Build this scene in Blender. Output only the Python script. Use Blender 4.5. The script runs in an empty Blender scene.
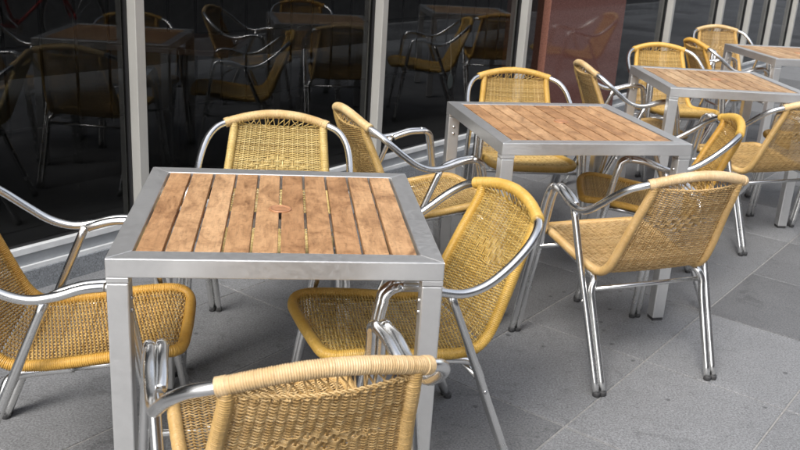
import bpy, math, random
from math import sin, cos, pi, radians
from mathutils import Vector, Matrix
random.seed(7)
S = bpy.context.scene
COL = S.collection

# ------------------------------------------------------------------ camera
cam_d = bpy.data.cameras.new('camera')
cam = bpy.data.objects.new('camera', cam_d)
COL.objects.link(cam)
cam_d.sensor_fit = 'HORIZONTAL'; cam_d.sensor_width = 36; cam_d.lens = 40.62
cam_d.clip_start = 0.05; cam_d.clip_end = 400
R_ = Vector((0.99801057, 0.02023495, 0.05971143))
U_ = Vector((-0.06304687, 0.32031234, 0.94521167))
F_ = Vector((0.0, 0.94709585, -0.32095085))
m = Matrix.Identity(4)
for i in range(3):
    m[i][0] = R_[i]; m[i][1] = U_[i]; m[i][2] = -F_[i]
m[0][3] = 0; m[1][3] = 0; m[2][3] = 1.490
cam.matrix_world = m
S.camera = cam
cam_d.dof.use_dof = True; cam_d.dof.focus_distance = 2.7; cam_d.dof.aperture_fstop = 9.0

# ------------------------------------------------------------------ light
SUN_TO = Vector((-0.42, -0.80, 1.05)).normalized()
W = bpy.data.worlds.new('World'); S.world = W; W.use_nodes = True
nt = W.node_tree; nt.nodes.clear()
sky = nt.nodes.new('ShaderNodeTexSky'); sky.sky_type = 'NISHITA'; sky.sun_disc = False
sky.sun_elevation = math.asin(SUN_TO.z); sky.sun_rotation = math.atan2(SUN_TO.x, SUN_TO.y)
sky.air_density = 1.0; sky.dust_density = 3.0; sky.ozone_density = 1.0
hs = nt.nodes.new('ShaderNodeHueSaturation'); hs.inputs['Saturation'].default_value = .35   # thin white cloud
bg = nt.nodes.new('ShaderNodeBackground'); bg.inputs['Strength'].default_value = 0.15
wo = nt.nodes.new('ShaderNodeOutputWorld')
nt.links.new(sky.outputs[0], hs.inputs['Color']); nt.links.new(hs.outputs[0], bg.inputs[0]); nt.links.new(bg.outputs[0], wo.inputs[0])
sd = bpy.data.lights.new('sun', 'SUN'); sd.energy = 1.05; sd.angle = radians(24); sd.color = (1.0, .955, .89)
sun = bpy.data.objects.new('sun', sd); COL.objects.link(sun)
sun.rotation_euler = SUN_TO.to_track_quat('Z', 'Y').to_euler(); sun.location = (0, 0, 20)
S.view_settings.view_transform = 'Standard'; S.view_settings.look = 'None'
S.view_settings.gamma = 1; S.view_settings.use_curve_mapping = False
S.view_settings.exposure = 1.06
S.cycles.max_bounces = 10; S.cycles.transparent_max_bounces = 12; S.cycles.glossy_bounces = 5
S.cycles.caustics_reflective = False; S.cycles.caustics_refractive = False

# ------------------------------------------------------------------ materials
def mat(name):
    M = bpy.data.materials.new(name); M.use_nodes = True
    return M, M.node_tree, M.node_tree.nodes['Principled BSDF']
def N(nt, typ, **kw):
    n = nt.nodes.new(typ)
    for k, v in kw.items():
        if k in n.inputs: n.inputs[k].default_value = v
        else: setattr(n, k, v)
    return n
def ramp(nt, stops, fac=None):
    r = nt.nodes.new('ShaderNodeValToRGB'); e = r.color_ramp.elements
    while len(e) < len(stops): e.new(.5)
    for el, (p, c) in zip(e, stops):
        el.position = p; el.color = (*c, 1) if len(c) == 3 else c
    if fac is not None: nt.links.new(fac, r.inputs[0])
    return r
def g3(v): return (v, v, v)
def mix(nt, a, b, fac, mode='MIX'):
    n = nt.nodes.new('ShaderNodeMix'); n.data_type = 'RGBA'; n.blend_type = mode
    for s, v in ((n.inputs[0], fac), (n.inputs[6], a), (n.inputs[7], b)):
        if hasattr(v, 'links') or isinstance(v, bpy.types.NodeSocket): nt.links.new(v, s)
        elif isinstance(v, tuple): s.default_value = (*v, 1)
        else: s.default_value = v
    return n.outputs[2]
def coords(nt, scale=(1, 1, 1), kind='Object'):
    t = nt.nodes.new('ShaderNodeTexCoord'); mp = nt.nodes.new('ShaderNodeMapping')
    mp.inputs['Scale'].default_value = scale
    nt.links.new(t.outputs[kind], mp.inputs[0]); return mp.outputs[0]
def noise(nt, vec, scale, detail=4, rough=.6, dist=0):
    n = N(nt, 'ShaderNodeTexNoise', Scale=scale, Detail=detail, Roughness=rough, Distortion=dist)
    nt.links.new(vec, n.inputs['Vector']); return n.outputs['Fac']
def bump(nt, h, strength, dist, bs):
    b = N(nt, 'ShaderNodeBump', Strength=strength, Distance=dist)
    nt.links.new(h, b.inputs['Height']); nt.links.new(b.outputs[0], bs.inputs['Normal'])

def shifted(nt, v):
    oi = nt.nodes.new('ShaderNodeObjectInfo'); a = nt.nodes.new('ShaderNodeVectorMath'); a.operation = 'ADD'
    sc = nt.nodes.new('ShaderNodeVectorMath'); sc.operation = 'SCALE'; sc.inputs['Scale'].default_value = 3
    nt.links.new(oi.outputs['Location'], sc.inputs[0]); nt.links.new(v, a.inputs[0]); nt.links.new(sc.outputs[0], a.inputs[1])
    return a.outputs[0]
def rattan(name, c1, c2, c3):
    M, nt, b = mat(name)
    v = shifted(nt, coords(nt))
    g = nt.nodes.new('ShaderNodeNewGeometry')
    isl = ramp(nt, [(0, c1), (.55, c2), (1, c3)], g.outputs['Random Per Island'])
    n1 = noise(nt, v, 9, 5, .65)
    r1 = ramp(nt, [(.32, g3(.74)), (.62, g3(1.0)), (.8, g3(1.1))], n1)
    c = mix(nt, isl.outputs[0], r1.outputs[0], .85, 'MULTIPLY')
    n2 = noise(nt, v, 260, 3, .6)
    r2 = ramp(nt, [(.3, g3(.80)), (.7, g3(1.08))], n2)
    c = mix(nt, c, r2.outputs[0], .6, 'MULTIPLY')
    oi = nt.nodes.new('ShaderNodeObjectInfo')
    c = mix(nt, c, oi.outputs['Color'], 1, 'MULTIPLY')
    nt.links.new(c, b.inputs['Base Color'])
    b.inputs['Roughness'].default_value = .42
    b.inputs['Specular IOR Level'].default_value = .45
    bump(nt, n2, .35, .0008, b)
    return M
RAT = {
 'straw': rattan('straw_rattan', (.50, .35, .13), (.72, .54, .22), (.82, .66, .33)),
 'yellow': rattan('yellow_rattan', (.48, .30, .075), (.71, .475, .145), (.80, .59, .24)),
 'golden': rattan('golden_rattan', (.44, .25, .06), (.66, .40, .12), (.76, .51, .18)),
 'tan':    rattan('tan_rattan',    (.42, .255, .085), (.63, .415, .165), (.74, .53, .25)),
}
def wrapmat(name, c1, c2):
    M, nt, b = mat(name); v = shifted(nt, coords(nt))
    n1 = noise(nt, v, 14, 4, .6); r = ramp(nt, [(.35, c1), (.65, c2)], n1)
    n2 = noise(nt, v, 180, 3, .6); r2 = ramp(nt, [(.3, g3(.82)), (.7, g3(1.08))], n2)
    oi = nt.nodes.new('ShaderNodeObjectInfo')
    nt.links.new(mix(nt, mix(nt, r.outputs[0], r2.outputs[0], .7, 'MULTIPLY'), oi.outputs['Color'], 1, 'MULTIPLY'), b.inputs['Base Color'])
    b.inputs['Roughness'].default_value = .4
    return M
WRAP = {
 'straw': wrapmat('straw_binding', (.60, .44, .17), (.72, .55, .25)),
 'yellow': wrapmat('yellow_binding', (.62, .375, .075), (.70, .45, .12)),
 'golden': wrapmat('golden_binding', (.60, .33, .06), (.68, .40, .09)),
 'honey': wrapmat('honey_binding', (.54, .34, .115), (.64, .43, .175)),
 'tan':    wrapmat('tan_binding', (.58, .40, .19), (.72, .54, .31)),
}
def metal(name, base, rough, streak=(1, 1, 1), sscale=60, bumps=.15, dirt=.25, spread=.16, metalness=1):
    M, nt, b = mat(name)
    b.inputs['Metallic'].default_value = metalness
    v = coords(nt, streak)
    n1 = noise(nt, v, sscale, 6, .7)
    r = ramp(nt, [(.3, g3(max(.03, rough - spread*.6))), (.7, g3(rough + spread))], n1)
    nt.links.new(r.outputs[0], b.inputs['Roughness'])
    v2 = shifted(nt, coords(nt))
    n2 = noise(nt, v2, 6, 6, .75)
    r2 = ramp(nt, [(.3, tuple(x*(1-dirt) for x in base)), (.6, base)], n2)
    nt.links.new(r2.outputs[0], b.inputs['Base Color'])
    bump(nt, n1, bumps, .0006, b)
    return M
ALU = metal('polished_aluminium', (.84, .84, .83), .23, sscale=14, bumps=.012, dirt=.10, spread=.07)
STEEL = metal('brushed_steel', (.78, .78, .775), .35, (1, 1, 1), 70, .03, .10, .12, .80)
FRAMEM = metal('silver_coated_frame', (.60, .60, .585), .42, (1, 1, .15), 60, .1, .2)

def simple(name, col, rough=.5, metallic=0, var=.2, scale=8, bmp=0):
    M, nt, b = mat(name); v = coords(nt); n1 = noise(nt, v, scale, 5, .65)
    r = ramp(nt, [(.3, tuple(x*(1-var) for x in col)), (.7, tuple(min(1, x*(1+var)) for x in col))], n1)
    nt.links.new(r.outputs[0], b.inputs['Base Color'])
    b.inputs['Roughness'].default_value = rough; b.inputs['Metallic'].default_value = metallic
    if bmp: bump(nt, n1, bmp, .002, b)
    return M
RUBBER = simple('dark_rubber', (.05, .05, .052), .6)
ANOD = simple('pale_anodised_aluminium', (.62, .61, .57), .38, .35, .05, 4)
WHITE = simple('white_trim', (.72, .73, .73), .45, 0, .12, 12)
RAILM = simple('grey_aluminium_rail', (.40, .42, .44), .4, .5, .12, 10)
GASKET = simple('black_gasket', (.015, .015, .016), .5)
BLACKM = simple('black_painted_steel', (.02, .02, .022), .4)
DARKIN = simple('dark_interior_wall', (.045, .04, .038), .7)
PLASTER = simple('pale_stone_wall', (.52, .50, .47), .8, 0, .12, 3)
BOLT = metal('bolt_steel', (.75, .75, .75), .2, dirt=.1)

# teak slats
TEAK, nt, b = mat('weathered_teak')
v = coords(nt)
g = nt.nodes.new('ShaderNodeNewGeometry')
isl = ramp(nt, [(0, (.37, .195, .092)), (.5, (.475, .272, .134)), (1, (.56, .345, .185))], g.outputs['Random Per Island'])
vo = nt.nodes.new('ShaderNodeVectorMath'); vo.operation = 'ADD'
sc_ = nt.nodes.new('ShaderNodeVectorMath'); sc_.operation = 'SCALE'; sc_.inputs['Scale'].default_value = 7
cmb = nt.nodes.new('ShaderNodeCombineXYZ')
nt.links.new(g.outputs['Random Per Island'], cmb.inputs[1]); nt.links.new(g.outputs['Random Per Island'], cmb.inputs[2])
nt.links.new(cmb.outputs[0], sc_.inputs[0]); nt.links.new(v, vo.inputs[0]); nt.links.new(sc_.outputs[0], vo.inputs[1])
oi = nt.nodes.new('ShaderNodeObjectInfo')
sc2 = nt.nodes.new('ShaderNodeVectorMath'); sc2.operation = 'SCALE'; sc2.inputs['Scale'].default_value = 13
cm2 = nt.nodes.new('ShaderNodeCombineXYZ'); nt.links.new(oi.outputs['Random'], cm2.inputs[0]); nt.links.new(oi.outputs['Random'], cm2.inputs[1])
nt.links.new(cm2.outputs[0], sc2.inputs[0])
vo2 = nt.nodes.new('ShaderNodeVectorMath'); vo2.operation = 'ADD'
nt.links.new(vo.outputs[0], vo2.inputs[0]); nt.links.new(sc2.outputs[0], vo2.inputs[1]); vv = vo2.outputs[0]
mp = nt.nodes.new('ShaderNodeMapping'); mp.inputs['Scale'].default_value = (9, 1.2, 9); nt.links.new(vv, mp.inputs[0])
grain = noise(nt, mp.outputs[0], 16, 8, .7, .25)
gr = ramp(nt, [(.3, g3(.62)), (.5, g3(1.0)), (.75, g3(1.2))], grain)
c = mix(nt, isl.outputs[0], gr.outputs[0], .8, 'MULTIPLY')
vo3 = nt.nodes.new('ShaderNodeVectorMath'); vo3.operation = 'ADD'; nt.links.new(v, vo3.inputs[0]); nt.links.new(sc2.outputs[0], vo3.inputs[1])
mp2 = nt.nodes.new('ShaderNodeMapping'); mp2.inputs['Scale'].default_value = (1.25, .62, 1); nt.links.new(vv, mp2.inputs[0])
blot = noise(nt, mp2.outputs[0], 9, 8, .72, .9)
br = ramp(nt, [(.33, (.46, .41, .40)), (.44, (.82, .79, .77)), (.53, (1.06, 1.06, 1.06)), (.68, (1.26, 1.32, 1.36))], blot)
c = mix(nt, c, br.outputs[0], .9, 'MULTIPLY')
sp = noise(nt, vv, 70, 4, .6); spr = ramp(nt, [(.34, (.6, .55, .5)), (.45, g3(1.0))], sp)
c = mix(nt, c, spr.outputs[0], .6, 'MULTIPLY')
c = mix(nt, c, oi.outputs['Color'], 1, 'MULTIPLY')
nt.links.new(c, b.inputs['Base Color'])
rr = ramp(nt, [(.3, g3(.42)), (.7, g3(.62))], blot); nt.links.new(rr.outputs[0], b.inputs['Roughness'])
bump(nt, grain, .25, .0008, b)
COPPER = simple('tan_plug', (.46, .23, .12), .4, .1, .2, 30)

# paving stone with per-slab tone from a face attribute
def stone(name, base, attr=True):
    M, nt, b = mat(name); v = coords(nt)
    n1 = noise(nt, v, 2.2, 6, .7); r1 = ramp(nt, [(.3, g3(.88)), (.7, g3(1.08))], n1)
    n2 = noise(nt, v, 150, 5, .8); r2 = ramp(nt, [(.34, g3(.45)), (.5, g3(1.0)), (.68, g3(1.6))], n2)
    n3 = noise(nt, v, 26, 5, .7, .5); r3 = ramp(nt, [(.28, g3(.5)), (.37, g3(.94)), (.6, g3(1.04))], n3)
    c = mix(nt, r1.outputs[0], r2.outputs[0], 1, 'MULTIPLY'); c = mix(nt, c, r3.outputs[0], .75, 'MULTIPLY')
    # old gum and drip spots
    vr = N(nt, 'ShaderNodeTexVoronoi', Scale=7.5, Randomness=1.0); nt.links.new(v, vr.inputs['Vector'])
    nd = nt.nodes.new('ShaderNodeMath'); nd.operation = 'ADD'; nd.inputs[1].default_value = 0
    wob = nt.nodes.new('ShaderNodeMath'); wob.operation = 'MULTIPLY_ADD'; wob.inputs[1].default_value = .12
    nt.links.new(noise(nt, v, 40, 2), wob.inputs[0]); nt.links.new(vr.outputs['Distance'], wob.inputs[2])
    sr = ramp(nt, [(.112, g3(.35)), (.15, g3(1.0))], wob.outputs[0])
    c = mix(nt, c, sr.outputs[0], .8, 'MULTIPLY')
    # stain patches
    n4 = noise(nt, v, 5.5, 7, .75, 1.2); r4 = ramp(nt, [(.34, g3(.55)), (.44, g3(1.0)), (.66, g3(1.05))], n4)
    c = mix(nt, c, r4.outputs[0], .6, 'MULTIPLY')
    if attr:
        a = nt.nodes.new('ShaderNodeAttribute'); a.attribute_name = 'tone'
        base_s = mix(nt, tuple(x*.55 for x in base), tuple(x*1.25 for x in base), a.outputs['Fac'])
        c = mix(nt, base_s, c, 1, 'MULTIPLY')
    else: c = mix(nt, base, c, 1, 'MULTIPLY')
    nt.links.new(c, b.inputs['Base Color'])
    rg = ramp(nt, [(.3, g3(.55)), (.7, g3(.78))], n1); nt.links.new(rg.outputs[0], b.inputs['Roughness'])
    bump(nt, n2, .5, .0012, b)
    return M
STONE = stone('grey_granite_paving', (.182, .186, .192))
MORTAR = simple('sand_joint', (.27, .265, .255), .9, 0, .3, 60, .4)
ASPH = simple('asphalt', (.04, .04, .042), .85, 0, .25, 90, .5)
KERBM = stone('kerb_granite', (.27, .27, .27), False)
PLINTH = stone('threshold_stone', (.25, .265, .28), False)
# polished red granite
GRAN, nt, b = mat('polished_red_granite'); v = coords(nt)
n1 = noise(nt, v, 170, 4, .8); r = ramp(nt, [(.33, (.04, .024, .022)), (.45, (.13, .052, .042)), (.58, (.21, .092, .075)), (.72, (.32, .18, .15))], n1)
nt.links.new(r.outputs[0], b.inputs['Base Color']); b.inputs['Roughness'].default_value = .07; b.inputs['Specular IOR Level'].default_value = .28
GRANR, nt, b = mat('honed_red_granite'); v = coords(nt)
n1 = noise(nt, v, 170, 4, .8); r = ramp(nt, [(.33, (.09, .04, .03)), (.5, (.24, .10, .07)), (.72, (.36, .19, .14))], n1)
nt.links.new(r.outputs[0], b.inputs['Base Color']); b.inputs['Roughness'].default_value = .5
# window glass: tinted, mirror-like sheen by Fresnel
GLASS = bpy.data.materials.new('tinted_window_glass'); GLASS.use_nodes = True
nt = GLASS.node_tree; nt.nodes.clear()
out = nt.nodes.new('ShaderNodeOutputMaterial'); mx = nt.nodes.new('ShaderNodeMixShader')
fr = nt.nodes.new('ShaderNodeFresnel')
ge = nt.nodes.new('ShaderNodeNewGeometry'); mr = nt.nodes.new('ShaderNodeMapRange')   # sheen on the face the ray enters by, none on leaving (no doubled images)
mr.inputs['To Min'].default_value = 1.48; mr.inputs['To Max'].default_value = 1.0
nt.links.new(ge.outputs['Backfacing'], mr.inputs['Value']); nt.links.new(mr.outputs[0], fr.inputs['IOR'])
gl = N(nt, 'ShaderNodeBsdfGlossy', Roughness=0.0); gl.inputs['Color'].default_value = (.95, .97, 1, 1)
tr = nt.nodes.new('ShaderNodeBsdfTransparent'); tr.inputs['Color'].default_value = (.58, .58, .56, 1)
nt.links.new(fr.outputs[0], mx.inputs[0]); nt.links.new(tr.outputs[0], mx.inputs[1]); nt.links.new(gl.outputs[0], mx.inputs[2])
nt.links.new(mx.outputs[0], out.inputs[0])
# interior floorboards
FLOORM, nt, b = mat('brown_floorboards'); v = coords(nt)
br_ = N(nt, 'ShaderNodeTexBrick', Scale=1.0); br_.inputs['Brick Width'].default_value = 1.4; br_.inputs['Row Height'].default_value = .11
br_.inputs['Mortar Size'].default_value = .003
br_.inputs['Color1'].default_value = (.45, .20, .09, 1); br_.inputs['Color2'].default_value = (.30, .12, .055, 1); br_.inputs['Mortar'].default_value = (.02, .012, .01, 1)
nt.links.new(v, br_.inputs['Vector']); nt.links.new(br_.outputs['Color'], b.inputs['Base Color']); b.inputs['Roughness'].default_value = .35

# ------------------------------------------------------------------ mesh helpers
class MB:
    def __init__(s): s.v = []; s.f = []; s.mi = []
    def box(s, lo, hi, mi=0, frame=None):
        i = len(s.v)
        for z in (lo[2], hi[2]):
            for x, y in ((lo[0], lo[1]), (hi[0], lo[1]), (hi[0], hi[1]), (lo[0], hi[1])):
                s.v.append(frame(x, y, z) if frame else (x, y, z))
        for q in ((0, 3, 2, 1), (4, 5, 6, 7), (0, 1, 5, 4), (1, 2, 6, 5), (2, 3, 7, 6), (3, 0, 4, 7)):
            s.f.append(tuple(i + k for k in q)); s.mi.append(mi)
        return s
    def tube(s, pts, r, n=8, caps=True, mi=0, flat=None, nrm=None):
        """sweep along pts; r number or list; flat = (side, normal) half sizes with nrm a list of normals"""
        P = [Vector(p) for p in pts]; L = len(P); i0 = len(s.v)
        T = []
        for k in range(L):
            a = P[max(0, k-1)]; c = P[min(L-1, k+1)]; t = c - a
            T.append(t.normalized() if t.length > 1e-9 else Vector((0, 0, 1)))
        if nrm is None:
            up = Vector((0, 0, 1)) if abs(T[0].z) < .9 else Vector((0, 1, 0))
            Nn = (up - T[0]*up.dot(T[0])).normalized()
        for k in range(L):
            if nrm is not None:
                q = Vector(nrm[k]); Nn = (q - T[k]*q.dot(T[k])).normalized()
            elif k:
                Nn = (Nn - T[k]*Nn.dot(T[k])).normalized()
            B = T[k].cross(Nn)
            rk = r[k] if isinstance(r, (list, tuple)) else r
            ra, rb = (flat if flat else (rk, rk))
            for j in range(n):
                a = 2*pi*j/n
                s.v.append(tuple(P[k] + B*(cos(a)*ra) + Nn*(sin(a)*rb)))
        for k in range(L-1):
            for j in range(n):
                a = i0 + k*n + j; b_ = i0 + k*n + (j+1) % n
                s.f.append((a, b_, b_+n, a+n)); s.mi.append(mi)
        if caps:
            s.f.append(tuple(i0 + j for j in reversed(range(n)))); s.mi.append(mi)
            s.f.append(tuple(i0 + (L-1)*n + j for j in range(n))); s.mi.append(mi)
        return s
    def lathe(s, prof, c=(0, 0, 0), n=24, axis='z', mi=0):
        i0 = len(s.v)
        for (r, h) in prof:
            for j in range(n):
                a = 2*pi*j/n
                p = {'z': (r*cos(a), r*sin(a), h), 'x': (h, r*cos(a), r*sin(a)), 'y': (r*cos(a), h, -r*sin(a))}[axis]
                s.v.append((c[0]+p[0], c[1]+p[1], c[2]+p[2]))
        for k in range(len(prof)-1):
            for j in range(n):
                a = i0+k*n+j; b_ = i0+k*n+(j+1) % n
                s.f.append((a, b_, b_+n, a+n)); s.mi.append(mi)
        s.f.append(tuple(i0+j for j in reversed(range(n)))); s.mi.append(mi)
        s.f.append(tuple(i0+(len(prof)-1)*n+j for j in range(n))); s.mi.append(mi)
        return s
    def build(s, name, mats, parent=None, smooth=False, bevel=0):
        me = bpy.data.meshes.new(name); me.from_pydata([tuple(q) for q in s.v], [], s.f)
        mats = mats if isinstance(mats, (list, tuple)) else [mats]
        for mm in mats: me.materials.append(mm)
        if len(mats) > 1: me.polygons.foreach_set('material_index', s.mi)
        if smooth: me.polygons.foreach_set('use_smooth', [True]*len(me.polygons))
        me.update()
        o = bpy.data.objects.new(name, me); COL.objects.link(o)
        if parent: o.parent = parent
        if bevel:
            bm_ = o.modifiers.new('bevel', 'BEVEL'); bm_.width = bevel; bm_.segments = 2; bm_.limit_method = 'ANGLE'
            bm_.harden_normals = False
        return o
def cat(pts, n=8, closed=False):
    """catmull-rom through pts"""
    P = [Vector(p) for p in pts]; out = []; L = len(P)
    for i in range(L-1):
        p0 = P[i-1] if i else P[0]*2 - P[1]; p1 = P[i]; p2 = P[i+1]; p3 = P[i+2] if i+2 < L else P[-1]*2 - P[-2]
        for k in range(n):
            t = k/n
            out.append(.5*((2*p1) + (p2-p0)*t + (2*p0-5*p1+4*p2-p3)*t*t + (3*p1-p0-3*p2+p3)*t*t*t))
    out.append(P[-1]); return out
def empty(name, loc, rz=0, label=None, category=None, group=None):
    o = bpy.data.objects.new(name, None); COL.objects.link(o); o.location = loc; o.rotation_euler = (0, 0, rz)
    o.empty_display_size = .1
    tag(o, label, category, group); return o
def tag(o, label=None, category=None, group=None, kind=None):
    if label: o['label'] = label
    if category: o['category'] = category
    if group: o['group'] = group
    if kind: o['kind'] = kind
    return o
def copy_tree(o, parent=None):
    c = o.copy(); COL.objects.link(c); c.parent = parent
    for ch in list(kids[o]) if o in kids else [q for q in ORIG if q.parent == o]:
        copy_tree(ch, c)
    return c
kids = {}
ORIG = []

# ------------------------------------------------------------------ window frame of reference
WA = radians(53.3)
WT = Vector((cos(WA), sin(WA), 0)); WN = Vector((sin(WA), -cos(WA), 0)); W0 = Vector((.0644, 5.4125, 0))
def wf(s, off, z): return tuple(W0 + WT*s + WN*off + Vector((0, 0, z)))
WROT = WA
def wfr(mb_args=None): return wf

# ------------------------------------------------------------------ ground
mb = MB().box((-60, -40, -.30), (80, 80, -.022), 0, wf); tag(mb.build('ground', ASPH), kind='structure')
mb = MB().box((-16, .05, -.20), (22, 5.2, -.0035), 0, wf); tag(mb.build('paving_bed', MORTAR), kind='structure')
mb = MB(); tones = []
SL = .622; PW = .503; rng = random.Random(11)
row = 0
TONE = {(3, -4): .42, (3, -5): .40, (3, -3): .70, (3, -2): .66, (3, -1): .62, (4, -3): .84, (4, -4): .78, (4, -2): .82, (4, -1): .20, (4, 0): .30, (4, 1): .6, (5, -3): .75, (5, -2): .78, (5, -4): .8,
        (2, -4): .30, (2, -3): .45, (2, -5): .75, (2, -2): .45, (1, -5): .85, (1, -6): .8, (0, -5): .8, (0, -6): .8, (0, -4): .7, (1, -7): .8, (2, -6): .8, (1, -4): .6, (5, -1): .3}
for rowi in range(0, 11):
    o0 = .117 + (rowi)*PW; o1 = min(o0 + PW, 5.2); o0 = o0 if rowi else .048
    k = -26
    while k < 36:
        ln = 1
        s0 = -.16 + k*SL; s1 = s0 + ln*SL
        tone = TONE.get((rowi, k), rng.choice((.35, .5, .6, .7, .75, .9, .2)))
        G = .0034; bv = .002
        i = len(mb.v); dz = rng.uniform(-.0006, .0006); tl = rng.uniform(-.0005, .0005)
        a0, a1, b0, b1 = s0+G, s1-G, o0+G, o1-G
        for (x0, x1, y0, y1, z) in ((a0, a1, b0, b1, -.05), (a0, a1, b0, b1, -.0018), (a0+bv, a1-bv, b0+bv, b1-bv, 0)):
            for n_, (x, y) in enumerate(((x0, y0), (x1, y0), (x1, y1), (x0, y1))): mb.v.append(wf(x, y, z + dz + (tl if n_ in (0, 3) else -tl)))
        for lv in (0, 1):
            for j in range(4):
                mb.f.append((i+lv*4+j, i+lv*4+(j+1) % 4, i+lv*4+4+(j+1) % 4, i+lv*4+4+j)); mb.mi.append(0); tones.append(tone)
        mb.f.append((i+8, i+9, i+10, i+11)); mb.mi.append(0); tones.append(tone)
        k += ln
pv = mb.build('pavement', STONE)
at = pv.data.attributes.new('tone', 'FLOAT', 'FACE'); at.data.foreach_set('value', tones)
# normals: window frame is left handed in (s,off,z)
import bmesh
def fix_normals(o):
    bm = bmesh.new(); bm.from_mesh(o.data); bmesh.ops.recalc_face_normals(bm, faces=bm.faces); bm.to_mesh(o.data); bm.free()
fix_normals(pv); tag(pv, kind='structure')
kb = MB()
k = -16
while k < 22:
    kb.box((k+.003, 5.203, -.25), (k+.997, 5.35, 0.0), 0, wf); k += 1
o = kb.build('kerb', KERBM, bevel=.012); fix_normals(o); tag(o, kind='structure')

# ------------------------------------------------------------------ shop front (one building with parts)
shop = empty('shop_front', wf(0, 0, 0), 0, 'dark glazed shop front with pale metal mullions and a red granite pier beside the tables', 'shop front')
inv = Matrix.Translation(Vector(wf(0, 0, 0))).inverted()
def part(mb, name, mats, parent=shop, bevel=0, smooth=False):
    off = Vector(wf(0, 0, 0)) if parent is shop or (parent and parent.parent is shop) else Vector((0, 0, 0))
    mb.v = [tuple(Vector(q) - off) for q in mb.v]
    o = mb.build(name, mats, parent, smooth, bevel); fix_normals(o); return o
MULL = [-8.5, -6.9, -5.20, -3.62, -2.033, -.43, 1.132, 3.711, 5.053, 5.967, 6.829, 7.771, 9.1, 10.7, 12.3, 13.9]   # right edge
MW, MD = .045, .07
TOPZ = 2.75
for e in MULL:
    mu = part(MB().box((e-MW, -.03, .165), (e, MD, TOPZ), 0, wf), 'mullion', ANOD, bevel=.002)
    g_ = MB().box((e-MW-.011, -.012, .185), (e-MW-.001, .016, TOPZ), 0, wf)
    g_.box((e+.001, -.012, .185), (e+.008, .016, TOPZ), 0, wf)
    part(g_, 'gasket', GASKET, mu)
edges = MULL
for a, b_ in zip([-10.0] + MULL[:-1], MULL):
    spans = [(a+.008, b_-MW-.011)]
    if abs(a - 1.132) < .01: spans = [(2.70, b_-MW-.011)]
    for s0, s1 in spans:
        part(MB().box((s0, -.004, .185), (s1, .004, TOPZ), 0, wf), 'window_pane', GLASS)
# pier
pz = MB().box((1.425, -.30, 0), (2.68, .058, TOPZ), 0, wf)
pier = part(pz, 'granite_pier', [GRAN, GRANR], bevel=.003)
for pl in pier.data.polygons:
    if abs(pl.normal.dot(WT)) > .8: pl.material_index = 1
part(MB().box((1.134, -.02, .165), (1.422, .004, TOPZ), 0, wf), 'window_pane', GLASS)
# sill rail
for s0, s1 in ((-10, 1.42), (2.685, 14)):
    part(MB().box((s0, -.10, -.05), (s1, .05, .086), 0, wf), 'stone_threshold', PLINTH, bevel=.004)
    rl = part(MB().box((s0, -.03, .1035), (s1, .030, .150), 0, wf), 'bottom_rail', RAILM, bevel=.002)
    part(MB().box((s0, -.03, .0865), (s1, .044, .103), 0, wf), 'white_strip', WHITE, rl)
    part(MB().box((s0, -.03, .1505), (s1, .038, .1775), 0, wf), 'white_strip', WHITE, rl, bevel=.002)
    part(MB().box((s0, -.02, .178), (s1, .014, .186), 0, wf), 'gasket', GASKET, rl)
part(MB().box((-10, -.12, TOPZ), (14, .10, 3.2), 0, wf), 'header', ANOD, bevel=.005)
part(MB().box((-10, -6, 3.2), (14, .02, 6.0), 0, wf), 'upper_wall', PLASTER)  # unseen wall, kept low and pale so table frames and scene come out lighter
# interior shell
part(MB().box((-10, -3.7, .093), (14, -3.6, 3.11), 0, wf), 'back_wall', simple('grey_interior_wall', (.34, .34, .35), .8))
part(MB().box((-10.1, -5.1, .0), (-10, .05, 3.2), 0, wf), 'side_wall', DARKIN)
part(MB().box((14, -5.1, .0), (14.1, .05, 3.2), 0, wf), 'side_wall', DARKIN)
part(MB().box((-10, -5.0, 3.12), (14, -.13, 3.19), 0, wf), 'ceiling', DARKIN)
fl = MB()
for (x, y) in ((0, 0), (24, 0), (24, 4.89), (0, 4.89)): fl.v.append((x, y, 0))
for (x, y) in ((0, 0), (24, 0), (24, 4.89), (0, 4.89)): fl.v.append((x, y, -.07))
fl.f = [(0, 1, 2, 3), (7, 6, 5, 4), (0, 4, 5, 1), (1, 5, 6, 2), (2, 6, 7, 3), (3, 7, 4, 0)]; fl.mi = [0]*6
fo = fl.build('floor', FLOORM); fo.location = wf(-10, -5.0, .09); fo.rotation_euler = (0, 0, WA); tag(fo, kind='structure')

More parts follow.
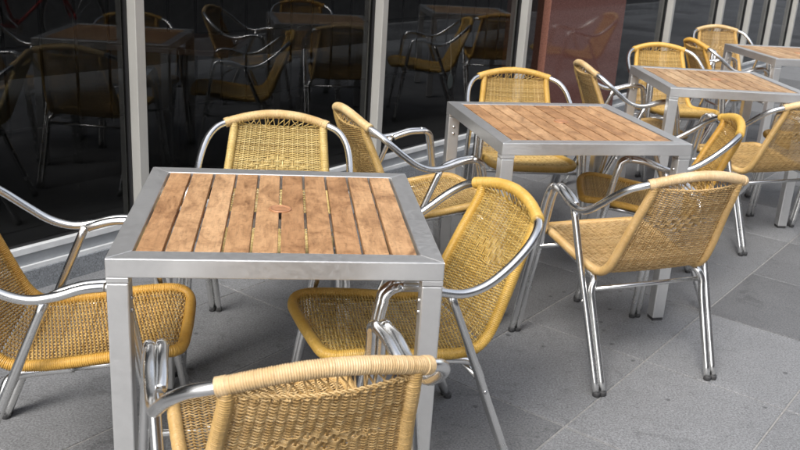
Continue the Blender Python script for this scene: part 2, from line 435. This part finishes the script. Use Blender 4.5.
# ------------------------------------------------------------------ table
TS = .766; TH = .74
def make_table():
    root = empty('cafe_table', (0, 0, 0)); h = TS/2; FWd = .052; FH = .046
    mb = MB(); z0, z1 = TH-FH, TH
    # four mitred rails
    for k in range(4):
        a = k*pi/2; c_, s_ = cos(a), sin(a); i = len(mb.v)
        e = .0004
        for z in (z0, z1):
            for (x, y) in ((-h+e, -h), (h-e, -h), (h-FWd-e, -h+FWd), (-h+FWd+e, -h+FWd)):
                mb.v.append((x*c_ - y*s_, x*s_ + y*c_, z))
        for q in ((0, 3, 2, 1), (4, 5, 6, 7), (0, 1, 5, 4), (1, 2, 6, 5), (2, 3, 7, 6), (3, 0, 4, 7)):
            mb.f.append(tuple(i+j for j in q)); mb.mi.append(0)
    fr_ = mb.build('frame', STEEL, root, bevel=.0025)
    # slats
    mb = MB(); n = 10; inn = h - FWd - .003; w = 2*inn/n; gp = .0036
    for k in range(n):
        x0 = -inn + k*w + gp; x1 = x0 + w - 2*gp
        mb.box((x0, -inn, TH-.020), (x1, inn, TH-.0015))
    mb.build('tabletop', TEAK, root, bevel=.0018)
    MB().box((-inn, -.03, TH-.045), (inn, .03, TH-.0205)).build('support_bar', STEEL, root)
    # plug over the parasol hole
    mb = MB().lathe([(.030, -.001), (.030, .0022), (.027, .003), (.0235, .0022), (.0230, .0012), (.018, .0014), (.001, .0026)], (0, 0, TH-.001), 28)
    mb.build('hole_cover', COPPER, root, smooth=True)
    lw = .050
    for sx in (-1, 1):
        for sy in (-1, 1):
            cx, cy = sx*(h-.0005-lw/2), sy*(h-.0005-lw/2)
            L = MB().box((cx-lw/2, cy-lw/2, .012), (cx+lw/2, cy+lw/2, TH-FH-.014))
            lg = L.build('leg', STEEL, root, bevel=.004)
            J = MB().box((cx-lw/2, cy-lw/2, TH-FH-.013), (cx+lw/2, cy+lw/2, TH-FH-.0003))
            J.build('corner_block', STEEL, lg, bevel=.0015)
            G = MB().box((cx-lw/2+.003, cy-lw/2+.003, 0), (cx+lw/2-.003, cy+lw/2-.003, .013)); G.build('foot_glide', RUBBER, lg)
            for zz in (.635, .605):
                bl = MB().lathe([(.0062, 0), (.0062, .0025), (.004, .0045), (.001, .005)], (0, 0, 0), 10, 'y')
                bl.v = [(p[0]+cx, cy + (lw/2 + p[1])*(-sy), p[2]+zz) for p in bl.v]
                bl.build('bolt', BOLT, lg, smooth=True)
                bl = MB().lathe([(.0062, 0), (.0062, .0025), (.004, .0045), (.001, .005)], (0, 0, 0), 10, 'x')
                bl.v = [(cx + (lw/2 + p[0])*(-sx), p[1]+cy, p[2]+zz) for p in bl.v]
                bl.build('bolt', BOLT, lg, smooth=True)
    return root

# ------------------------------------------------------------------ wicker armchair (faces +Y, right = +X)
TR = .0122
Apath = [(.255, .1165, .6255), (.262, .06, .622), (.266, 0, .605), (.268, -.06, .598), (.268, -.12, .615), (.264, -.18, .655), (.250, -.235, .700),
         (.222, -.275, .733), (.180, -.300, .750), (.12, -.316, .766), (.06, -.324, .776), (0, -.327, .780)]
# profile of woven shell: (y, z, half width)
PROF = [(-.312, .752, .160), (-.288, .69, .167), (-.257, .62, .174), (-.225, .54, .184), (-.196, .47, .191), (-.172, .425, .195), (-.135, .396, .198),
        (-.08, .392, .201), (0, .401, .205), (.09, .414, .207), (.17, .424, .206), (.225, .428, .204), (.262, .424, .194), (.280, .416, .160)]
NB = 5      # index where the back ends and the seat begins
def prof_dense():
    pts = [(p[2], p[0], p[1]) for p in PROF]
    d = cat(pts, 40); acc = [0]
    for a, c_ in zip(d[:-1], d[1:]): acc.append(acc[-1] + math.hypot(c_[1]-a[1], c_[2]-a[2]))
    return d, acc
PD, PA = prof_dense()
def shell_at(sv, u):
    """point and normal on the woven shell; sv arc length from the top, u in [-1,1]"""
    lo, hi = 0, len(PA)-1
    while hi-lo > 1:
        mid = (lo+hi)//2
        if PA[mid] <= sv: lo = mid
        else: hi = mid
    t = (sv-PA[lo])/max(1e-9, PA[hi]-PA[lo]); t = min(max(t, 0), 1)
    p = PD[lo].lerp(PD[hi], t); tg = (PD[hi]-PD[lo]); tg = Vector((0, tg.y, tg.z)).normalized()
    nrm = Vector((0, -tg.z, tg.y))
    if nrm.y < 0 and sv < .3: pass
    # bow: back bulges rearward, seat sags down
    back = max(0, 1 - sv/.36); sag = .026*back + .017*math.exp(-((sv-.60)/.18)**2)
    # normal pointing to sitter (front/up)
    nn = nrm if (nrm.y + nrm.z) > 0 else -nrm
    q = Vector((p.x*u, p.y, p.z)) - nn*sag*(1-u*u)
    return q, nn, p.x
S_BACK = PA[NB*40]; S_END = PA[-1]
def weave(s0, s1, pitch, wsp, seed, motif=None):
    rg = random.Random(seed); mb = MB()
    nrow = int((s1-s0)/pitch)
    nwarp = 19
    us = [-1 + 2*(k+.5)/nwarp for k in range(nwarp)]
    rm = .0032
    # warps
    for k, u in enumerate(us):
        pts = []; nr = []
        n = max(8, int((s1-s0)/.02))
        for i in range(n+1):
            q, nn, w = shell_at(s0-(.004) + (s1-s0+.008)*i/n, u); pts.append(q); nr.append(nn)
        mb.tube(pts, 0, 6, False, flat=(.0026, .0016), nrm=nr)
    # wefts
    for i in range(nrow):
        sv = s0 + (i+.5)*pitch + rg.uniform(-.0002, .0002)
        pts = []; nr = []
        par = i % 2
        def amp(k):
            u = us[k]
            a = (1 if (k+par) % 2 else -1)
            if motif:
                c_, hw, hh = motif
                d = abs(u)/hw + abs(sv-c_)/hh
                if d < 1: a = (1 if ((k + i//5) % 2) else -1)*1.2
            return a*.0045
        q, nn, w = shell_at(sv, -1); e = Vector((-.004, 0, 0))
        pts.append(q+e); nr.append(nn)
        wob = rg.uniform(-.0004, .0004)
        for k, u in enumerate(us):
            q, nn, w = shell_at(sv + wob*sin(k*1.3+i), u); pts.append(q + nn*amp(k)); nr.append(nn)
            if k < nwarp-1:
                q2, n2, w2 = shell_at(sv, (u+us[k+1])/2)
                pts.append(q2 + n2*(amp(k)+amp(k+1))*.5); nr.append(n2)
        q, nn, w = shell_at(sv, 1); pts.append(q-e); nr.append(nn)
        mb.tube(pts, 0, 5, False, flat=(pitch*(.42 if pitch < .0045 else .40), .0016), nrm=nr)
    return mb
def ridged(pts, r, pitch, n=10, amp=.0011, jit=None):
    """resample path and modulate the radius: cane wound round a tube"""
    P = [Vector(p) for p in pts]; acc = [0]
    for a, c_ in zip(P[:-1], P[1:]): acc.append(acc[-1] + (c_-a).length)
    L = acc[-1]; m_ = int(L/pitch); out = []; rs = []; j = 0; rg = random.Random(3)
    for i in range(m_):
        rr_ = r*(1 + rg.uniform(-.02, .02))
        for f, dr in ((.06, -amp), (.30, 0), (.70, 0), (.94, -amp)):
            s_ = (i+f)*L/m_
            while j < len(acc)-2 and acc[j+1] < s_: j += 1
            out.append(P[j].lerp(P[j+1], (s_-acc[j])/(acc[j+1]-acc[j]))); rs.append(rr_+dr)
    return out, rs
def make_chair():
    root = empty('wicker_armchair', (0, 0, 0))
    # --- arm rail, one bent tube right arm -> back -> left arm
    right = cat(Apath, 6)
    full = right + [Vector((-p.x, p.y, p.z)) for p in reversed(right[:-1])]
    MB().tube(full, TR, 12).build('arm_rail', ALU, root, smooth=True)
    # --- top wrap
    wr = [p for p in full if abs(p.x) < .183]
    P, rs = ridged(wr, .0168, .0044, 14, .0016)
    mb = MB().tube(P, rs, 14)
    for sgn in (-1, 1):     # knotted collar at each end of the binding
        c0 = next(i for i, p in enumerate(full) if abs(p.x - sgn*.180) < .012)
        a = full[c0-1]; c_ = full[c0+1]
        seg = [a.lerp(c_, t/6) for t in range(7)]
        P2, r2 = ridged(seg, .0182, .0045, 14, .0016); mb.tube(P2, r2, 14)
    mb.build('top_binding', WRAP['tan'], root, smooth=True)
    # --- edge binding round the shell
    pe = []
    N_ = 90
    side = []
    for i in range(N_+1):
        sv = .0 + S_END*i/N_; q, nn, w = shell_at(sv, 1); side.append(q)
    top = [Vector((.166, -.306, .757)), Vector((.163, -.305, .748))]
    q_end = side[-1]
    front = [Vector((q_end.x*t, q_end.y + .004*(1-t*t), q_end.z)) for t in [1-k/10 for k in range(1, 11)]]
    rightp = top + side[3:] + front
    loop = rightp + [Vector((-p.x, p.y, p.z)) for p in reversed(rightp[:-1])]
    # smooth
    for _ in range(3):
        loop = [loop[0]] + [(loop[i-1] + loop[i]*2 + loop[i+1])/4 for i in range(1, len(loop)-1)] + [loop[-1]]
    P, rs = ridged(loop, .0158, .0052, 12, .0017)
    MB().tube(P, rs, 10).build('edge_binding', WRAP['golden'], root, smooth=True)
    # --- weave
    bk = weave(.012, S_BACK+.02, .0042, .0185, 1, motif=(.155, .70, .042))
    # lacing between the top wrap and the weave
    rg = random.Random(5)
    for k in range(19):
        u = -1 + 2*(k+.5)/19
        for du in ((0, rg.uniform(.07, .16)) if k % 3 else (rg.uniform(-.1, .1),)):
            u2 = max(-.97, min(.97, u+du))
            x = .172*u
            ax = min(full, key=lambda p: abs(p.x-x))
            q, nn, w = shell_at(.014, u2)
            pts = cat([ax + Vector((0, .017, -.006)), ax + Vector((.001, .012, -.016)), q + nn*.004 + Vector((0, 0, .004)), q - nn*.002 + Vector((0, 0, -.006))], 4)
            bk.tube(pts, .0019, 5, False)
    # twisted row at the top of the weave
    for ph in (0, pi):
        pts = []
        for i in range(121):
            u = -1 + 2*i/120; q, nn, w = shell_at(.011 + .0022*cos(i*.75+ph), u); pts.append(q + nn*.0026*sin(i*.75+ph))
        bk.tube(pts, .0019, 5, False)
    bk.build('backrest', RAT['golden'], root, smooth=True)
    st = weave(S_BACK+.0205, S_END-.004, .0048, .0185, 2)
    # curled tufts at the rear corners and along the front
    st.build('seat', RAT['golden'], root, smooth=True)
    # --- front legs: two parallel tubes up, over the bend and back to the joint
    FT = (.290, .258); RFt = (.243, -.273)
    for sx in (-1, 1):
        mb = MB()
        def bend(x_off, drop):
            pts = [(FT[0]+x_off, FT[1], .006), (.279+x_off, .228, .20), (.270+x_off, .196, .38), (.262+x_off*.98, .166, .55), (.259+x_off, .156, .592)]
            arc = []
            for k in range(1, 8):
                a = k/8*radians(100)
                arc.append((.257+x_off, .156-.040*(1-cos(a)) - .0, .592+.034*sin(a)))
            return pts, arc
        pts, arc = bend(0, 0)
        outer = cat(pts, 5) + [Vector(q) for q in arc] + [Vector(Apath[0]) + Vector((0, .0005, 0))]
        mb.tube([(p.x*sx, p.y, p.z) for p in outer], TR, 12)
        xo = -.0246
        inner = cat([(a+xo, b_, c_) for a, b_, c_ in pts], 5) + [Vector((q[0]+xo, q[1], q[2])) for q in arc] + cat([(.2305, .1165, .6255), (.2375, .06, .6215), (.242, .012, .608), (.247, -.012, .597)], 5)
        mb.tube([(p.x*sx, p.y, p.z) for p in inner], TR, 12)
        lg = mb.build('leg', ALU, root, smooth=True)
        f = MB()
        for xx in (FT[0], FT[0]+xo):
            f.lathe([(.011, 0), (.0132, .002), (.0132, .014), (.0124, .016)], (xx*sx, FT[1], 0), 12)
        f.build('foot_cap', RUBBER, lg, smooth=True)
        # rear legs: tube from the arm down, doubled below the seat
        mb = MB()
        J = Vector((.262, -.022, .597)); Fp = Vector((RFt[0], RFt[1], .006))
        mb.tube([(p.x*sx, p.y, p.z) for p in cat([J, J.lerp(Fp, .3) + Vector((.002, 0, 0)), J.lerp(Fp, .65), Fp], 5)], TR, 12)
        D = (Fp-J)
        def onleg(z): t = (z-J.z)/D.z; return J + D*t
        pr = [Vector((.196, .02, .383)), Vector((.200, -.07, .376)), Vector((.214, -.125, .368)), onleg(.335) + Vector((-.0245, -.010, 0)), onleg(.27) + Vector((-.0245, -.004, 0)), onleg(.006) + Vector((-.0245, 0, 0))]
        mb.tube([(p.x*sx, p.y, p.z) for p in cat(pr, 7)], TR, 12)
        lg = mb.build('leg', ALU, root, smooth=True)
        f = MB()
        for xx in (Fp.x, Fp.x-.0245):
            f.lathe([(.011, 0), (.0132, .002), (.0132, .014), (.0124, .016)], (xx*sx, Fp.y, 0), 12)
        f.build('foot_cap', RUBBER, lg, smooth=True)
        bp = onleg(.30)
        f = MB().lathe([(.0055, .011), (.0055, .0145), (.001, .0155)], (0, 0, 0), 10, 'x'); f.v = [((p[0]+bp.x)*sx, p[1]+bp.y, p[2]+bp.z) for p in f.v]
        f.build('bolt', BOLT, lg, smooth=True)
    y = onleg(.333).y
    MB().tube([(-.232, y+.002, .333), (.232, y+.002, .333)], .0085, 10).build('stretcher', ALU, root, smooth=True)
    MB().tube([(-.252, .190, .375), (.252, .190, .375)], .0085, 10).build('stretcher', ALU, root, smooth=True)
    for sx in (-1, 1): MB().tube([(.196*sx, .02, .383), (.19*sx, .19, .398)], .009, 8).build('seat_bar', ALU, root, smooth=True)
    return root

def snapshot():
    global ORIG; ORIG = list(bpy.data.objects)
def set_rattan(root, kind, wrap=None):
    f = random.uniform(.90, 1.08); g_ = f*random.uniform(.99, 1.01); h_ = f*random.uniform(.90, 1.08)
    for ch in bpy.data.objects:
        if ch.parent is root:
            ch.color = (f, g_, h_, 1)
            base = ch.name.split('.')[0]
            if base in ('backrest', 'seat'):
                ch.material_slots[0].link = 'OBJECT'; ch.material_slots[0].material = RAT[kind]
            elif base == 'edge_binding':
                ch.material_slots[0].link = 'OBJECT'; ch.material_slots[0].material = WRAP['honey' if kind == 'tan' else kind]
            elif base == 'top_binding':
                ch.material_slots[0].link = 'OBJECT'; ch.material_slots[0].material = WRAP[wrap or kind]

TABLES = [(-.3211, 2.2858, 7.8, 'nearest slatted wood table with steel frame, front left of the row'),
          (.6361, 3.6741, 13.75, 'second slatted wood table from the camera, steel frame, middle of the picture'),
          (1.7249, 5.1151, 3.1, 'third slatted wood table from the camera, worn boards, beyond the middle one'),
          (2.807, 6.66, 8.1, 'farthest slatted wood table with steel frame, at the top right corner')]
t0 = make_table(); snapshot()
for i, (x, y, a, lb) in enumerate(TABLES):
    t = t0 if i == 0 else copy_tree(t0)
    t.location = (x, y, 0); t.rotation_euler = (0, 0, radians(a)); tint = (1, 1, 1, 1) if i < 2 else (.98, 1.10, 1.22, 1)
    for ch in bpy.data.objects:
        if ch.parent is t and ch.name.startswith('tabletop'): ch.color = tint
    tag(t, lb, 'table', 'square cafe tables set out in a row')
CH = [  # x, y, yaw, rattan, top wrap, label
 (-.216, 1.645, 20.0, 'tan', 'tan', 'tan wicker armchair nearest the camera, seen from behind, in front of the nearest table'),
 (-.840, 2.191, -80.4, 'golden', 'golden', 'golden wicker armchair at the left edge, seat pushed under the nearest table'),
 (.021, 2.349, 112.0, 'yellow', 'yellow', 'bright yellow wicker armchair on the right side of the nearest table, facing left'),
 (-.449, 2.956, 183.7, 'straw', 'tan', 'wicker armchair facing the camera behind the nearest table, ragged lacing under its rail'),
 (.059, 3.577, -66.6, 'tan', 'tan', 'wicker armchair left of the second table, back turned toward the window'),
 (.581, 4.392, 185.8, 'yellow', 'yellow', 'yellow wicker armchair behind the second table facing the camera, beside the red granite pier'),
 (.823, 3.068, 21.9, 'tan', 'tan', 'tan wicker armchair seen from behind, its whole frame in view before the second table'),
 (1.063, 3.789, 82.2, 'golden', 'yellow', 'wicker armchair facing left, its seat pushed under the second table'),
 (1.290, 5.179, -82.6, 'tan', 'tan', 'tan wicker armchair left of the third table, its back before the red granite pier'),
 (1.752, 5.971, 190.0, 'yellow', 'yellow', 'yellow wicker armchair behind the third table facing the camera'),
 (1.83, 4.60, 22.0, 'tan', 'tan', 'tan wicker armchair seen from behind, cut by the right edge before the third table'),
 (2.40, 5.10, 95.0, 'golden', 'golden', 'mostly hidden wicker armchair right of the third table, its seat showing beneath the top'),
 (2.37, 6.75, -82.0, 'golden', 'golden', 'brown wicker armchair left of the farthest table, turned side-on'),
 (2.66, 7.60, 190.0, 'tan', 'tan', 'wicker armchair behind the farthest table facing the camera, before the pale window mullions'),
]
c0 = make_chair(); snapshot()
for i, (x, y, a, kd, wk, lb) in enumerate(CH):
    c_ = c0 if i == 0 else copy_tree(c0)
    c_.location = (x, y, 0); c_.rotation_euler = (0, 0, radians(a)); tag(c_, lb, 'chair', 'wicker armchairs around the cafe tables')
    set_rattan(c_, kd, wk)

# ------------------------------------------------------------------ behind the camera: mirrored bicycle, and a building added to darken reflections
def bicycle():
    root = empty('bicycle', (0, 0, 0), 0, 'red bicycle parked at the kerb, reflected in the window at the upper left', 'bicycle')
    RED = simple('red_paint', (.45, .03, .03), .3)
    for y in (-.52, .52):
        mb = MB(); pts = [(0, y+.335*cos(a*pi/24), .345+.335*sin(a*pi/24)) for a in range(49)]
        mb.tube(pts, .015, 8, False); w = mb.build('wheel', RUBBER, root, smooth=True)
        mb = MB(); mb.tube([(0, y+.318*cos(a*pi/24), .345+.318*sin(a*pi/24)) for a in range(49)], .008, 8, False); mb.build('rim', ALU, w, smooth=True)
        mb = MB(); mb.lathe([(.02, -.04), (.02, .04)], (0, y, .345), 10, 'x')
        for k in range(18):
            a = k*pi/9; mb.tube([(.02*(1 if k % 2 else -1), y, .345), (0, y+.31*cos(a), .345+.31*sin(a))], .0012, 4, False)
        mb.build('spokes', ALU, w)
    mb = MB(); BBk = (0, -.08, .29); ST = (0, -.22, .80); HT = (0, .34, .82); HB = (0, .38, .68); RH = (0, -.52, .345)
    for a, c_ in ((BBk, ST), (ST, HT), (BBk, HB), (HB, HT), ((.02, -.08, .29), (.05, -.52, .345)), ((-.02, -.08, .29), (-.05, -.52, .345)), ((.01, -.22, .80), (.05, -.52, .345)), ((-.01, -.22, .80), (-.05, -.52, .345)),
                 (HB, (.05, .50, .40)), (HB, (-.05, .50, .40)), ((.05, .50, .40), (.05, .52, .345)), ((-.05, .50, .40), (-.05, .52, .345))):
        mb.tube([a, c_], .015, 8)
    mb.build('frame', RED, root, smooth=True)
    mb = MB(); mb.tube([ST, (0, -.25, .93)], .012, 8); mb.tube([(0, -.38, .945), (0, -.30, .955), (0, -.18, .945), (0, -.08, .94)], [.07, .075, .035, .02], 10); mb.build('saddle', RUBBER, root, smooth=True)
    mb = MB(); mb.tube(cat([(-.28, .20, .98), (-.22, .30, .99), (0, .34, .95), (.22, .30, .99), (.28, .20, .98)], 5), .012, 8); mb.tube([(0, .34, .82), (0, .34, .95)], .012, 8); mb.build('handlebar', ALU, root, smooth=True)
    mb = MB(); mb.lathe([(.09, .03), (.09, .035)], (0, -.08, .29), 20, 'x'); mb.tube([(.05, -.08, .29), (.05, .03, .17), (.11, .03, .17)], .009, 6); mb.tube([(-.05, -.08, .29), (-.05, -.19, .41), (-.11, -.19, .41)], .009, 6); mb.build('crank', ALU, root)
    return root
bi = bicycle(); bi.location = wf(.42, 5.05, .0); bi.rotation_euler = (0, radians(4), WA - pi/2 + radians(6))

fac = empty('added_street_building', wf(0, 17, 0), 0, 'unseen grey building across the street, added for darker reflections in the metal', 'building')  # unseen building, added to darken what the chair and table metal reflects
BRICK = simple('grey_render', (.17, .16, .155), .85, 0, .15, 1.5)
def fpart(mb, name, mt, parent=fac):
    off = Vector(wf(0, 17, 0)); mb.v = [tuple(Vector(q)-off) for q in mb.v]; o = mb.build(name, mt, parent); fix_normals(o); return o
fpart(MB().box((-30, 17, 0), (40, 25, 11), 0, wf), 'wall', BRICK)
for k in range(-9, 13):
    for z0 in (.9, 4.2, 7.4):
        fpart(MB().box((k*3+.4, 16.94, z0), (k*3+2.0, 16.99, z0+1.9), 0, wf), 'window', simple('dark_far_glass', (.03, .035, .04), .1) if k == -9 and z0 == .9 else bpy.data.materials['dark_far_glass'])

# ------------------------------------------------------------------ inside the shop
gr = empty('metal_grille', wf(-3.0, -1.9, .09), 0, 'black metal grille standing behind the glass, seen dimly at the upper left', 'grille')
off = Vector(wf(-3.0, -1.9, .09))
mb = MB()
for k in range(34): mb.box((-3.0+k*.24, -1.91, .09), (-3.0+k*.24+.014, -1.896, 2.6), 0, wf)
for z in (.12, .62, 1.12, 1.62, 2.12, 2.6): mb.box((-3.0, -1.924, z), (5.0, -1.9102, z+.014), 0, wf)
mb.v = [tuple(Vector(q)-off) for q in mb.v]; o = mb.build('bars', BLACKM, gr); fix_normals(o)
# pedestal table inside
pt = empty('pedestal_table', wf(-1.28, -.62, .09), 0, 'dark pedestal table on a cross foot inside behind the first window', 'table')
mb = MB()
for k in range(2):
    a = k*pi/2 + .35; c_, s_ = cos(a), sin(a)
    pts = [Vector((c_*t, s_*t, .05 - .035*abs(t)/.28)) for t in (-.28, -.2, -.1, 0, .1, .2, .28)]
    mb.tube(pts, 0, 8, True, flat=(.03, .012), nrm=[(0, 0, 1)]*7)
mb.build('foot', BLACKM, pt, smooth=True)
MB().lathe([(.03, .04), (.028, .70)], n=16).build('column', BLACKM, pt, smooth=True)
MB().box((-.3, -.3, .70), (.3, .3, .73)).build('tabletop', simple('dark_wood', (.10, .05, .03), .4), pt, bevel=.004)
# pale tag hanging inside the glass beside the second table
tg = empty('hanging_tag', wf(.367, -.03, .532), WA - pi/2, 'small pale blue oval tag hanging on a cord inside the glass beside the second table', 'tag')
TAGM = simple('pale_blue_plastic', (.30, .38, .42), .4, 0, .08)
mb = MB().lathe([(.001, -.003), (.026, -.003), (.028, 0), (.026, .003), (.001, .003)], n=24, axis='x'); mb.v = [(p[0], p[1], p[2]*1.75) for p in mb.v]
mb.build('disc', TAGM, tg, smooth=False)
MB().tube([(0, 0, .04), (0, -.010, .16), (0, -.035, .27)], .0035, 6).build('cord', simple('pale_cord', (.5, .5, .48), .6), tg)
